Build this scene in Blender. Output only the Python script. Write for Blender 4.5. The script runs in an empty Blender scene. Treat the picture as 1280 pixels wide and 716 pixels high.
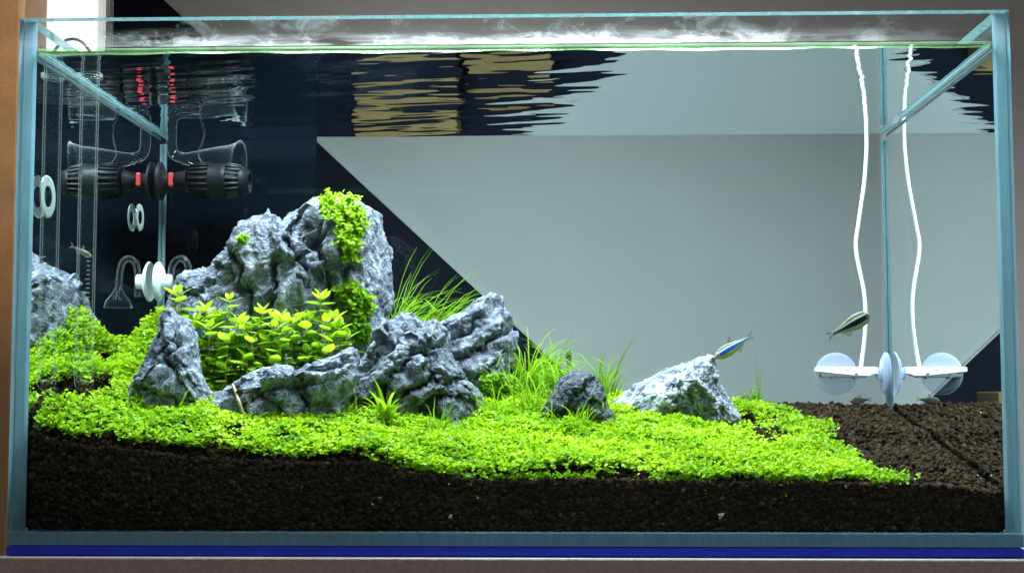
import bpy, bmesh, math, random
import numpy as np
from mathutils import Vector, Matrix
from mathutils.bvhtree import BVHTree

random.seed(7); rng = np.random.default_rng(11)
S = bpy.context.scene
COL = S.collection

# ------------------------------------------------------------------ camera
CAM = np.array([.0266, -.8461, .0896]); YAW, PITCH, ROLL, FPX = .0298, .0756, -.0008, 1775.72
cam = bpy.data.objects.new('camera', bpy.data.cameras.new('camera')); COL.objects.link(cam)
_f = Vector((-math.sin(YAW)*math.cos(PITCH), math.cos(YAW)*math.cos(PITCH), math.sin(PITCH)))
_r = Vector((math.cos(YAW), math.sin(YAW), 0)); _u = _r.cross(_f)
_r, _u = (_r*math.cos(ROLL)+_u*math.sin(ROLL)), (_u*math.cos(ROLL)-_r*math.sin(ROLL))
cam.matrix_world = Matrix(((_r.x, _u.x, -_f.x, CAM[0]), (_r.y, _u.y, -_f.y, CAM[1]), (_r.z, _u.z, -_f.z, CAM[2]), (0, 0, 0, 1)))
cam.data.sensor_width = 36; cam.data.lens = 36*FPX/1280; cam.data.clip_start = .02; cam.data.clip_end = 50
S.camera = cam
FW, RT, UP = np.array(_f), np.array(_r), np.array(_u)
def ray(px, py):
    d = FW*FPX + RT*(px-640) - UP*(py-358)
    return d/np.linalg.norm(d)
def at(px, py, Y):                      # the point on the plane y = Y seen at a pixel of the photograph
    d = ray(px, py)
    return CAM + d*((Y-CAM[1])/d[1])
def V(a): return Vector((float(a[0]), float(a[1]), float(a[2])))

# ------------------------------------------------------------------ world and lamps
w = bpy.data.worlds.new('World'); S.world = w; w.use_nodes = True
w.node_tree.nodes['Background'].inputs[0].default_value = (.80, .82, .9, 1)
w.node_tree.nodes['Background'].inputs[1].default_value = .03
def area(name, loc, target, sx, sy, watts, colr, spread=180):
    l = bpy.data.lights.new(name, 'AREA'); l.shape = 'RECTANGLE'; l.size = sx; l.size_y = sy; l.energy = watts; l.color = colr
    l.spread = math.radians(spread)
    o = bpy.data.objects.new(name, l); COL.objects.link(o); o.location = loc
    o.rotation_euler = (Vector(target)-Vector(loc)).to_track_quat('-Z', 'Y').to_euler()
    return o
area('aquarium_lamp', (.0, .115, .52), (0, .1151, 0), .56, .10, 13.5, (.90, .95, 1.0))       # the LED pendant over the tank
area('room_lamp', (.6, -1.3, 2.0), (0, .2, .1), 1.0, .6, 12, (1.0, .90, .82))               # dim room light behind the photographer
area('wall_fill', (-.25, .28, .95), (.16, 1.02, -.16), .6, .2, 1.75, (1.0, .97, .95), 68)           # added fill that brightens the lower wall, no fixture there
area('cabinet_fill', (-.36, .22, .72), (-.49, .50, .42), .2, .1, .55, (1.0, .98, .94), 70)                # added fill to brighten the white cabinet, no real source
S.view_settings.view_transform = 'Standard'; S.view_settings.look = 'None'
S.view_settings.exposure = 0.0; S.view_settings.gamma = 1
S.view_settings.use_curve_mapping = False
S.render.engine = 'CYCLES'
cy = S.cycles
cy.max_bounces = 14; cy.diffuse_bounces = 4; cy.glossy_bounces = 8; cy.transmission_bounces = 8; cy.transparent_max_bounces = 48
cy.use_denoising = True; cy.sample_clamp_indirect = 6

# ------------------------------------------------------------------ noise in numpy
def _hash(i, j, k, s):
    h = (i.astype(np.int64)*374761393 + j.astype(np.int64)*668265263 + k.astype(np.int64)*2147483647 + s*1274126177) & 0xffffffff
    h = ((h ^ (h >> 13))*1274126177) & 0xffffffff
    return ((h ^ (h >> 16)) & 0xffffff)/float(0xffffff)
def vnoise(P, s=0):                     # value noise, -1..1
    P = np.asarray(P, float); I = np.floor(P).astype(np.int64); F = P-I; F = F*F*F*(F*(F*6-15)+10)
    r = 0
    for a in (0, 1):
        for b in (0, 1):
            for c in (0, 1):
                wgt = (F[:, 0] if a else 1-F[:, 0])*(F[:, 1] if b else 1-F[:, 1])*(F[:, 2] if c else 1-F[:, 2])
                r = r + wgt*_hash(I[:, 0]+a, I[:, 1]+b, I[:, 2]+c, s)
    return r*2-1
def fbm(P, n=4, s=0, g=.5):
    r, a, f = 0, 1., 1.
    for i in range(n):
        r = r + a*vnoise(P*f+17.3*i, s+i); a *= g; f *= 2.03
    return r
def ridged(P, n=4, s=0, g=.5):
    r, a, f = 0, 1., 1.
    for i in range(n):
        r = r + a*(1-2*np.abs(vnoise(P*f+9.1*i, s+i))); a *= g; f *= 2.1
    return r
def facets(P, s=0, tilt=.6):            # every cell is a randomly tilted plane
    I = np.floor(P).astype(np.int64); best = np.full(len(P), 9e9); out = np.zeros(len(P)); sec = np.full(len(P), 9e9)
    for a in (-1, 0, 1):
        for b in (-1, 0, 1):
            for c in (-1, 0, 1):
                i, j, k = I[:, 0]+a, I[:, 1]+b, I[:, 2]+c
                C = np.stack([i+_hash(i, j, k, s+1), j+_hash(i, j, k, s+2), k+_hash(i, j, k, s+3)], 1)
                G = np.stack([_hash(i, j, k, s+4)-.5, _hash(i, j, k, s+5)-.5, _hash(i, j, k, s+6)-.5], 1)*2*tilt
                h = (_hash(i, j, k, s+7)-.5)*.7
                D = P-C; d = (D*D).sum(1); v = (D*G).sum(1)+h
                m = d < best
                sec = np.where(m, best, np.minimum(sec, d)); out = np.where(m, v, out); best = np.where(m, d, best)
    return out, np.sqrt(sec)-np.sqrt(best)

# ------------------------------------------------------------------ mesh helpers
def link(name, me, mat=None, parent=None):
    o = bpy.data.objects.new(name, me); COL.objects.link(o)
    if mat is not None and me is not None:
        for m in (mat if isinstance(mat, (list, tuple)) else [mat]): me.materials.append(m)
    if parent is not None: o.parent = parent
    return o
def tag(o, label=None, cat=None, group=None, kind=None):
    if label: o['label'] = label
    if cat: o['category'] = cat
    if group: o['group'] = group
    if kind: o['kind'] = kind
    return o
def empty(name, loc, label, cat, group=None):
    o = bpy.data.objects.new(name, None); COL.objects.link(o); o.location = V(loc); o.empty_display_size = .01
    return tag(o, label, cat, group)
def npmesh(name, verts, faces, smooth=True, attr=None):     # faces: (M,k) array
    me = bpy.data.meshes.new(name); verts = np.asarray(verts, np.float32); faces = np.asarray(faces, np.int32)
    M, k = faces.shape
    me.vertices.add(len(verts)); me.vertices.foreach_set('co', verts.ravel())
    me.loops.add(M*k); me.loops.foreach_set('vertex_index', faces.ravel())
    me.polygons.add(M); me.polygons.foreach_set('loop_start', np.arange(M, dtype=np.int32)*k)
    me.polygons.foreach_set('use_smooth', np.full(M, smooth))
    me.update(calc_edges=True)
    for kx, v in (attr or {}).items():
        a = me.attributes.new(kx, 'FLOAT', 'POINT'); a.data.foreach_set('value', np.asarray(v, np.float32))
    me.validate()
    return me
def pymesh(name, verts, faces, smooth=False):
    me = bpy.data.meshes.new(name); me.from_pydata([tuple(map(float, v)) for v in verts], [], faces)
    for p in me.polygons: p.use_smooth = smooth
    me.update(); return me
def box(name, lo, hi, bevel=0, seg=2):
    bm = bmesh.new(); bmesh.ops.create_cube(bm, size=1)
    for v in bm.verts: v.co = Vector([lo[i]+(v.co[i]+.5)*(hi[i]-lo[i]) for i in range(3)])
    if bevel: bmesh.ops.bevel(bm, geom=bm.edges[:], offset=bevel, segments=seg, affect='EDGES', profile=.5)
    me = bpy.data.meshes.new(name); bm.to_mesh(me); bm.free(); return me
def frames(P):
    P = [V(p) for p in P]; T = []
    for i in range(len(P)):
        t = (P[min(i+1, len(P)-1)]-P[max(i-1, 0)]).normalized(); T.append(t)
    n = T[0].orthogonal().normalized(); N = [n]
    for i in range(1, len(P)):
        n = (N[-1]-T[i]*N[-1].dot(T[i])).normalized(); N.append(n)
    return P, T, N
def tube(name, P, rad, seg=12, cap=True, smooth=True):
    P, T, N = frames(P); rad = rad if hasattr(rad, '__len__') else [rad]*len(P)
    vs, fs = [], []
    for p, t, n, r in zip(P, T, N, rad):
        b = t.cross(n)
        for k in range(seg):
            a = 2*math.pi*k/seg; vs.append(p+(n*math.cos(a)+b*math.sin(a))*r)
    for i in range(len(P)-1):
        for k in range(seg):
            k2 = (k+1) % seg; fs.append((i*seg+k, i*seg+k2, (i+1)*seg+k2, (i+1)*seg+k))
    if cap: fs.append(tuple(range(seg))[::-1]); fs.append(tuple((len(P)-1)*seg+k for k in range(seg)))
    return pymesh(name, vs, fs, smooth)
def lathe(name, prof, origin, axis, seg=28, smooth=True):    # prof: (distance along axis, radius)
    a = Vector(axis).normalized(); n = a.orthogonal().normalized(); b = a.cross(n); o = V(origin); vs, fs = [], []
    for h, r in prof:
        for k in range(seg):
            g = 2*math.pi*k/seg; vs.append(o+a*h+(n*math.cos(g)+b*math.sin(g))*max(r, 1e-5))
    for i in range(len(prof)-1):
        for k in range(seg):
            k2 = (k+1) % seg; fs.append((i*seg+k, i*seg+k2, (i+1)*seg+k2, (i+1)*seg+k))
    return pymesh(name, vs, fs, smooth)
def spline(P, n=8):                     # Catmull-Rom through the points
    P = [np.asarray(p, float) for p in P]; Q = [2*P[0]-P[1]]+P+[2*P[-1]-P[-2]]; out = []
    for i in range(1, len(Q)-2):
        for k in range(n):
            t = k/n; a, b, c, d = Q[i-1:i+3]
            out.append(.5*((2*b)+(-a+c)*t+(2*a-5*b+4*c-d)*t*t+(-a+3*b-3*c+d)*t**3))
    out.append(P[-1]); return out

# ------------------------------------------------------------------ materials
class NT:
    def __init__(s, name):
        s.m = bpy.data.materials.new(name); s.m.use_nodes = True; s.t = s.m.node_tree; s.t.nodes.clear()
        s.out = s.t.nodes.new('ShaderNodeOutputMaterial')
    def n(s, typ, props=None, **inp):
        x = s.t.nodes.new(typ)
        for k, v in (props or {}).items(): setattr(x, k, v)
        for k, v in inp.items():
            kk = int(k[1:]) if k[0] == '_' else k.replace('_', ' ')
            sock = x.inputs[kk]
            if hasattr(v, 'is_linked'): s.t.links.new(v, sock)
            else: sock.default_value = v
        return x
    def math(s, op, a, b=0.0, c=0.0, clamp=False):
        return s.n('ShaderNodeMath', {'operation': op, 'use_clamp': clamp}, _0=a, _1=b, _2=c).outputs[0]
    def ramp(s, fac, stops, interp='LINEAR'):
        x = s.n('ShaderNodeValToRGB', Fac=fac); e = x.color_ramp.elements; x.color_ramp.interpolation = interp
        while len(e) < len(stops): e.new(.5)
        for el, (p, c) in zip(e, stops): el.position = p; el.color = (*c, 1) if len(c) == 3 else c
        return x.outputs[0]
    def mixc(s, f, a, b, mode='MIX'):
        x = s.n('ShaderNodeMix', {'data_type': 'RGBA', 'blend_type': mode}); 
        for i, v in ((0, f), (6, a), (7, b)):
            if hasattr(v, 'is_linked'): s.t.links.new(v, x.inputs[i])
            else: x.inputs[i].default_value = v if i == 0 or len(v) == 4 else (*v, 1)
        return x.outputs[2]
    def mixs(s, f, a, b): return s.n('ShaderNodeMixShader', _0=f, _1=a, _2=b).outputs[0]
    def noise(s, scale, detail=4, rough=.55, vec=None, dist=0.0):
        x = s.n('ShaderNodeTexNoise', Scale=scale, Detail=detail, Roughness=rough, Distortion=dist)
        if vec is not None: s.t.links.new(vec, x.inputs['Vector'])
        return x.outputs['Fac']
    def obj(s): return s.n('ShaderNodeTexCoord').outputs['Object']
    def geo(s): return s.n('ShaderNodeNewGeometry')
    def attr(s, name): return s.n('ShaderNodeAttribute', {'attribute_name': name}).outputs['Fac']
    def bump(s, h, dist, strength=1.0): return s.n('ShaderNodeBump', Height=h, Distance=dist, Strength=strength).outputs[0]
    def done(s, sh): s.t.links.new(sh, s.out.inputs[0]); return s.m
def C4(c): return (*c, 1)
def principled(name, col, rough=.5, bump=None, var=.0, scale=60, metallic=0, spec=.5):
    t = NT(name); c = C4(col)
    if var:
        f = t.noise(scale, 5, .6, t.obj())
        c = t.ramp(f, [(.3, tuple(x*(1-var) for x in col)), (.7, tuple(min(1, x*(1+var)) for x in col))])
    b = t.n('ShaderNodeBsdfPrincipled', Base_Color=c, Roughness=rough, Metallic=metallic); b.inputs['Specular IOR Level'].default_value = spec
    if bump:
        h = t.noise(bump[0], 4, .6, t.obj()); t.t.links.new(t.bump(h, bump[1]), b.inputs['Normal'])
    return t.done(b.outputs[0])
def transp(t, c): return t.n('ShaderNodeBsdfTransparent', Color=C4(c)).outputs[0]
def gloss(t, c=(1, 1, 1), r=0.0): return t.n('ShaderNodeBsdfGlossy', Color=C4(c), Roughness=r).outputs[0]
def schlick(t, f0=.04, p=5.0):
    fc = t.n('ShaderNodeLayerWeight', Blend=.5).outputs['Facing']
    return t.math('MULTIPLY_ADD', t.math('POWER', fc, p), 1-f0, f0, True)

M = {}
TINT = (.82, .95, .965)
t = NT('wet_glass'); fr = t.n('ShaderNodeFresnel', IOR=1.33).outputs[0]
M['wet_glass'] = t.done(t.mixs(fr, transp(t, TINT), gloss(t)))
t = NT('inner_glass'); M['inner_glass'] = t.done(transp(t, (.985, 1, 1)))
def dry():
    t = NT('dry_glass')
    o = t.obj(); z = t.n('ShaderNodeSeparateXYZ', Vector=o).outputs
    mp = t.n('ShaderNodeMapping', Vector=o); mp.inputs['Scale'].default_value = (1, 1, 1.6)
    # dried splashes and mineral film in the strip above the water
    n1 = t.noise(38, 6, .68, mp.outputs[0], .6); n2 = t.noise(9, 2, .5, o)
    mp3 = t.n('ShaderNodeMapping', Vector=o); mp3.inputs['Scale'].default_value = (.35, 1, 3.0)
    n3 = t.noise(60, 4, .6, mp3.outputs[0])
    a = t.math('MULTIPLY', t.math('SUBTRACT', n1, .50, clamp=True), 3.2)
    b = t.math('MULTIPLY', t.math('SUBTRACT', n3, .36, clamp=True), 2.0)
    low = t.n('ShaderNodeMapRange', Value=z[2], From_Min=.313, From_Max=.3015).outputs[0]
    mid = t.n('ShaderNodeMapRange', Value=t.math('ABSOLUTE', t.math('ADD', z[0], .02)), From_Min=.27, From_Max=.12).outputs[0]
    msk = t.math('MULTIPLY', t.math('ADD', a, t.math('MULTIPLY', b, low)), t.math('MULTIPLY_ADD', mid, 2.9, .25))
    msk = t.math('MULTIPLY', msk, t.math('MULTIPLY_ADD', n2, .9, .1), clamp=True)
    film = t.mixs(.5, t.n('ShaderNodeBsdfDiffuse', Color=(.85, .9, .95, 1)).outputs[0], t.n('ShaderNodeBsdfTranslucent', Color=(.85, .9, .97, 1)).outputs[0])
    g = t.mixs(schlick(t), transp(t, (.95, .985, .985)), gloss(t))
    return t.done(t.mixs(msk, g, film))
M['dry_glass'] = dry()
t = NT('dry_clear_glass'); M['dry_clear'] = t.done(t.mixs(schlick(t), transp(t, (.95, .985, .985)), gloss(t)))
def glass_edge(name, a, b):
    t = NT(name); o = t.obj()
    mp = t.n('ShaderNodeMapping', Vector=o); mp.inputs['Scale'].default_value = (8, 8, 1)
    c = t.ramp(t.noise(30, 4, .6, mp.outputs[0]), [(.3, a), (.7, b)])
    d = t.mixs(.5, t.n('ShaderNodeBsdfDiffuse', Color=c).outputs[0], t.n('ShaderNodeBsdfTranslucent', Color=c).outputs[0])
    return t.done(t.mixs(schlick(t, .05), d, gloss(t, (1, 1, 1), .12)))
M['edge'] = glass_edge('polished_glass_edge', (.19, .33, .40), (.27, .43, .50))
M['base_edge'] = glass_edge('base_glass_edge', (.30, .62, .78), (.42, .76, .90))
M['top_edge'] = glass_edge('polished_top_edge', (.05, .13, .14), (.09, .2, .21))
M['seam_and_glow'] = glass_edge('silicone_seam', (.17, .29, .31), (.22, .35, .37))  # silicone colour, shared with the painted glow strips at the waterline
t = NT('water_surface'); fr = t.n('ShaderNodeFresnel', IOR=1.33).outputs[0]
M['water'] = t.done(t.mixs(fr, transp(t, (.97, 1, 1)), gloss(t, (.93, .99, 1))))
t = NT('meniscus'); M['meniscus'] = t.done(t.mixs(t.math('MULTIPLY_ADD', t.noise(14, 4, .7, t.obj()), .8, -.12, True), transp(t, (.88, .97, .82)),
      t.mixs(.35, t.n('ShaderNodeBsdfDiffuse', Color=(.55, .78, .40, 1)).outputs[0], gloss(t, (1, 1, 1), .15))))  # the green paints in the plant carpet's reflection
def clear(name, tint=(.93, .98, .97), f0=.05, p=3.0, body=.04, col=(.8, .88, .88), rg=.03, dm=.55):
    t = NT(name); f = schlick(t, f0, p)
    s = t.mixs(dm, gloss(t, (1, 1, 1), rg), t.n('ShaderNodeBsdfDiffuse', Color=C4(col)).outputs[0])
    g = t.mixs(f, transp(t, tint), s)
    return t.done(t.mixs(body, g, t.n('ShaderNodeBsdfDiffuse', Color=C4(col)).outputs[0]))
M['glassware'] = clear('clear_glassware', (.99, 1, .995), .006, 5.0, .0, (.8, .88, .88), .03, .35)
M['pipe_glass'] = clear('pipe_glass', (.98, 1, 1), .012, 4.5, .0, (.8, .88, .88), .03, .3)
M['cup'] = clear('clear_silicone', (.86, .90, .99), .0, 3.0, .26, (.62, .72, .98), .25)
M['cup_ring'] = clear('ring_silicone', (.8, .88, .88), .1, 1.6, .12, (.5, .6, .58))
M['cup_white'] = clear('milky_silicone', (.8, .86, .88), .2, 2.0, .75, (.70, .80, .80))

def rockmat(name, vein=.5, dark=1.0, seed=0., veincol=(.62, .66, .70), green=.08, vw=.02, v2w=.25, sl0=0.):
    t = NT(name); o0 = t.obj()
    o = t.n('ShaderNodeVectorMath', {'operation': 'ADD'}, _0=o0, _1=(seed, seed*.7, -seed)).outputs[0]
    n1 = t.noise(28, 6, .62, o, .3); n2 = t.noise(150, 5, .65, o); n3 = t.noise(520, 3, .6, o)
    base = t.ramp(n1, [(.28, (.080*dark, .096*dark, .135*dark)), (.5, (.185*dark, .212*dark, .275*dark)), (.72, (.36*dark, .39*dark, .46*dark))])
    c = t.mixc(.6, base, t.ramp(n2, [(.36, (.045*dark, .056*dark, .085*dark)), (.52, (.20*dark, .225*dark, .29*dark)), (.66, (.56*dark, .60*dark, .68*dark))]))
    gm = t.math('MULTIPLY', t.ramp(t.noise(16, 3, .5, o), [(.5, (0, 0, 0)), (.68, (1, 1, 1))]), green)
        # calcite veins: thin warped lines
    wv = t.n('ShaderNodeVectorMath', {'operation': 'ADD'}, _0=o, _1=t.n('ShaderNodeVectorMath', {'operation': 'SCALE'}, _0=t.n('ShaderNodeTexNoise', Scale=45, Detail=4, Vector=o).outputs['Color'], Scale=.022).outputs[0]).outputs[0]
    v = t.n('ShaderNodeTexVoronoi', {'feature': 'DISTANCE_TO_EDGE'}, Scale=34, Vector=wv).outputs['Distance']
    v2 = t.n('ShaderNodeTexVoronoi', {'feature': 'DISTANCE_TO_EDGE'}, Scale=85, Vector=wv).outputs['Distance']
    l1 = t.n('ShaderNodeMapRange', Value=v, From_Min=vw, From_Max=.0).outputs[0]
    l2 = t.n('ShaderNodeMapRange', Value=v2, From_Min=vw*1.2, From_Max=.0).outputs[0]
    sel = t.ramp(t.noise(22, 3, .6, o), [(.42-sl0, (0, 0, 0)), (.62-sl0, (1, 1, 1))])
    l = t.math('MULTIPLY', t.math('MULTIPLY', t.math('MAXIMUM', l1, t.math('MULTIPLY', l2, v2w)), sel), vein, clamp=True)
    c = t.mixc(l, c, veincol)
    b = t.n('ShaderNodeBsdfPrincipled', Base_Color=c, Roughness=.72)
    b.inputs['Specular IOR Level'].default_value = .35
    h = t.math('ADD', t.math('MULTIPLY', n2, 1.0), t.math('MULTIPLY', n3, .35))
    t.t.links.new(t.bump(h, .006, 1.0), b.inputs['Normal'])
    return t.done(b.outputs[0])
M['rock'] = rockmat('grey_stone', .75, 1.0)
M['rock_pale'] = rockmat('veined_stone', 1.0, 1.0, 3.1, (.62, .68, .70), .04, .08, .7, .15)
M['rock_dark'] = rockmat('dark_stone', .30, .40, 5.7, (.40, .46, .50), .04)
M['rock_mid'] = rockmat('banded_stone', .5, .8, 9.2)

def leafmat(name, stops, trans=.45, gl=.014):
    t = NT(name); c = t.ramp(t.attr('tint'), stops)
    d = t.mixs(trans, t.n('ShaderNodeBsdfDiffuse', Color=c).outputs[0], t.n('ShaderNodeBsdfTranslucent', Color=t.mixc(.5, c, (.50, .66, .02))).outputs[0])
    return t.done(t.mixs(gl, d, gloss(t, (1, 1, 1), .35)))
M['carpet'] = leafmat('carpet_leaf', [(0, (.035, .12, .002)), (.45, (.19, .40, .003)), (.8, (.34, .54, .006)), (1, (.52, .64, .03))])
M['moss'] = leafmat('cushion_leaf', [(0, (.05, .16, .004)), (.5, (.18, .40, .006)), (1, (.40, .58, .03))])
M['grass'] = leafmat('grass_blade', [(0, (.05, .20, .01)), (.5, (.15, .42, .012)), (1, (.36, .58, .05))])
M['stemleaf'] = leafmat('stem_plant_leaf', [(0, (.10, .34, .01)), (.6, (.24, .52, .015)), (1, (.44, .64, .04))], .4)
M['stem'] = principled('plant_stem', (.42, .30, .08), .5, None, .3, 80)
M['bud'] = principled('plant_bud', (.62, .30, .10), .5, None, .2, 200)

def soilmat():
    t = NT('soil_grain'); c = t.ramp(t.attr('tint'), [(0, (.009, .005, .0025)), (.6, (.030, .018, .0095)), (.96, (.072, .046, .024)), (.985, (.09, .06, .03)), (1, (.55, .50, .36))])
    n = t.noise(900, 3, .6, t.obj()); c = t.mixc(.5, c, t.mixc(1.0, c, t.ramp(n, [(.3, (.4, .4, .4)), (.7, (1.6, 1.6, 1.6))]), 'MULTIPLY'))
    b = t.n('ShaderNodeBsdfPrincipled', Base_Color=c, Roughness=.9); b.inputs['Specular IOR Level'].default_value = .08
    t.t.links.new(t.bump(n, .0006, .7), b.inputs['Normal'])
    return t.done(b.outputs[0])
M['soil'] = soilmat()
M['soil_base'] = principled('soil_dark', (.005, .0035, .0025), 1.0, (400, .001), .3, 300, 0, .0)
M['mat'] = principled('blue_foam', (.02, .05, .90), .55, (700, .0006), .15, 200)
M['stand'] = principled('stand_laminate', (.58, .51, .475), .55, (600, .0004), .12, 300)
M['wall'] = principled('wall_paint', (.47, .465, .46), .85, (240, .00015), .07, 2.2)
M['backing'] = principled('backing_board', (.0022, .0030, .0062), .8, None, .2, 8, 0, .05)
M['board'] = principled('dark_board', (.0065, .0085, .018), .7, None, .2, 8, 0, .1)
M['board_edge'] = principled('board_edge', (.42, .42, .42), .6, None, .1, 20)
M['white'] = principled('white_panel', (.84, .84, .80), .5, None, .02, 5)
M['wood'] = principled('orange_wood', (.165, .080, .029), .5, (60, .001), .25, 14)
M['carton'] = principled('gold_brown_carton', (.25, .155, .055), .7, None, .2, 10)
M['black'] = principled('black_plastic', (.006, .0065, .008), .5, None, 0, 60, 0, .25)
M['red'] = principled('red_plastic', (.34, .018, .022), .5)
M['plastic'] = principled('white_plastic', (.86, .87, .88), .35)
M['grey'] = principled('grey_mesh', (.13, .14, .15), .4)
M['rib'] = principled('dark_rib', (.035, .038, .042), .4)
M['scale'] = principled('white_print', (.42, .46, .42), .6)
M['liquid'] = principled('blue_spirit', (.03, .06, .2), .3)
M['bulb'] = principled('brown_bulb', (.09, .075, .03), .4)
M['twig'] = principled('dead_stem', (.36, .27, .14), .7, (300, .0005), .25, 120)

# ------------------------------------------------------------------ the setting behind the tank
WY = 1.02
def prism_xz(name, pts, y0, y1, front_mat_edges=True):
    n = len(pts); vs = [(p[0], y0, p[1]) for p in pts]+[(p[0], y1, p[1]) for p in pts]
    fs = [tuple(range(n)), tuple(range(2*n-1, n-1, -1))]+[(i, i+n, (i+1) % n+n, (i+1) % n) for i in range(n)]
    me = pymesh(name, vs, fs)
    bm = bmesh.new(); bm.from_mesh(me); bmesh.ops.recalc_face_normals(bm, faces=bm.faces[:]); bm.to_mesh(me); bm.free()
    return me
wl = link('wall', box('wall', (-2.2, WY, -.9), (2.2, WY+.05, 2.2)), M['wall']); tag(wl, 'plain grey wall behind the aquarium', None, kind='structure')
def far(px, py, Y=None): p = at(px, py, WY-.012 if Y is None else Y); return (p[0], p[2])
d0 = far(143, -57); d1 = far(760, 515)
sl = (d1[1]-d0[1])/(d1[0]-d0[0]); xe = d0[0]+(-.6-d0[1])/sl
pts = [d0, (d0[0], -.6), (xe, -.6)]
bd = empty('dark_board', (d0[0], WY-.012, -.6), 'large dark navy board with a diagonal edge leaning on the grey wall', 'board')
b1 = link('board_face', prism_xz('board_face', pts, WY-.012, WY-.002), M['board']); b1.parent = bd; b1.matrix_parent_inverse = Matrix.Translation(-bd.location)
ne = Vector((-sl, 1)).normalized(); e = .0022
eb = link('board_edge', prism_xz('board_edge', [d0, (xe, -.6), (xe+ne.x*e, -.6+ne.y*e), (d0[0]+ne.x*e, d0[1]+ne.y*e)], WY-.0125, WY-.002), M['board_edge']); eb.parent = bd; eb.matrix_parent_inverse = Matrix.Translation(-bd.location)
nb = link('backing_board', box('backing_board', (-.300, .318, -.004), (-.171, .322, .3085), .0008), M['backing'])
tag(nb, 'black backing board standing upright behind the glass and the pump', 'board')
p0, p1 = at(-40, 0, .5), at(121, 30, .5)
wp = link('white_cabinet', box('white_cabinet', (p0[0], .5, -.6), (p1[0], .53, .9), .003), M['white'])
tag(wp, 'bright white cabinet side behind the corner of the tank', 'cabinet')
p1 = at(29, 100, .40)
wc = link('door_frame', box('door_frame', (p1[0]-.12, .40, -.6), (p1[0], .46, .9), .006, 3), M['wood'])
tag(wc, 'orange brown wooden door frame standing beside the tank', 'door frame')
for (xa, xb, yt, yb, nm, mt_, lb, ct) in ((440, 572, 404, 447, 'carton', 'carton', 'taller golden brown carton on a black box behind the rocks', 'carton'), (440, 572, 447.3, 0, 'storage_box', 'board', 'black storage box under the golden brown carton behind the rocks', 'box'),
        (578, 690, 490, 0, 'carton', 'carton', 'lower golden brown carton beside the black box behind the grass', 'carton')):
    a, b = at(xa, yt, .90), at(xb, yt, .90); zb_ = at(xa, yb, .90)[2] if yb else -.3
    c_ = link(nm, box(nm, (a[0], .90, zb_), (b[0], .99, a[2]), .002), M[mt_])
    tag(c_, lb, ct)

# ------------------------------------------------------------------ stand, mat, tank
st = empty('aquarium_stand', (0, .15, -.006), 'grey brown laminate stand under the aquarium', 'stand')
for nm, lo, hi in (('top_board', (-.3035, -.156, -.018), (.32, .17, 0)), ('cabinet_front', (-.3035, -.154, -.6), (.32, -.14, -.0185))):
    link(nm, box(nm, lo, hi, .001), M['stand'], st)
mt = link('foam_mat', box('foam_mat', (-.3, -.001, -.0055), (.3, .316, -.0003), .0008), M['mat']); tag(mt, 'thin bright blue foam mat between tank and stand', 'mat')
H, HW, B, G = .3191, .3008, .3036, .008
tank = empty('aquarium', (0, 0, 0), 'rimless clear glass aquarium holding the planted rock landscape', 'aquarium')
def pane(lo, hi, outer):                # a slab split at the waterline; outer = (axis, sign) of the face towards the air
    bm = bmesh.new(); ax, sg = outer
    zs = [lo[2], HW, hi[2]]
    vs = {}
    for k, z in enumerate(zs):
        for i in (0, 1):
            for j in (0, 1):
                vs[i, j, k] = bm.verts.new((hi[0] if i else lo[0], hi[1] if j else lo[1], z))
    def face(q, m): f = bm.faces.new([vs[a] for a in q]); f.material_index = m; return f
    for k in (0, 1):
        for side in range(4):
            (i0, j0), (i1, j1) = [((0, 0), (1, 0)), ((1, 0), (1, 1)), ((1, 1), (0, 1)), ((0, 1), (0, 0))][side]
            nrm = [(1, -1), (0, 1), (1, 1), (0, -1)][side]
            if nrm == (ax, sg): m = 0 if k == 0 else 1
            elif nrm == (ax, -sg): m = 2
            else: m = 3 if (ax, sg) == (0, nrm[1]) or nrm == (1, -1) else 2
            if nrm == (1, 1) and ax == 0: m = 2
            if ax == 1 and nrm[0] == 0: m = 2 if sg == 1 else 3
            if ax == 0 and m == 0: m = 2
            face([(i0, j0, k), (i1, j1, k), (i1, j1, k+1), (i0, j0, k+1)], m)
    face([(0, 0, 0), (0, 1, 0), (1, 1, 0), (1, 0, 0)], 3); face([(0, 0, 2), (1, 0, 2), (1, 1, 2), (0, 1, 2)], 4)
    if ax == 0:                         # underwater the far side of the glass mirrors the inside; seen from the water it looks nearer than it is
        xm = (lo[0] if sg > 0 else hi[0])+sg*.0022
        q = [bm.verts.new(c) for c in ((xm, lo[1], lo[2]+.001), (xm, hi[1], lo[2]+.001), (xm, hi[1], HW), (xm, lo[1], HW))]
        f = bm.faces.new(q if sg > 0 else q[::-1]); f.material_index = 0
    me = bpy.data.meshes.new('glass_pane'); bm.to_mesh(me); bm.free()
    return link('glass_pane', me, [M['wet_glass'], M['dry_glass' if outer == (1, -1) else 'dry_clear'], M['inner_glass'], M['edge'], M['top_edge']], tank)
e_ = .0003
z0 = G+.0003
pane((-.3, 0, z0), (.3, G, H), (1, -1)); pane((-.3, G+e_, z0), (-.292, B+G, H), (0, -1)); pane((.292, G+e_, z0), (.3, B+G, H), (0, 1))
pane((-.292+e_, B, z0), (.292-e_, B+G, H), (1, 1))
link('base_pane', box('base_pane', (-.3, 0, .0002), (.3, B+G, G), .0003), M['base_edge'], tank)
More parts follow.
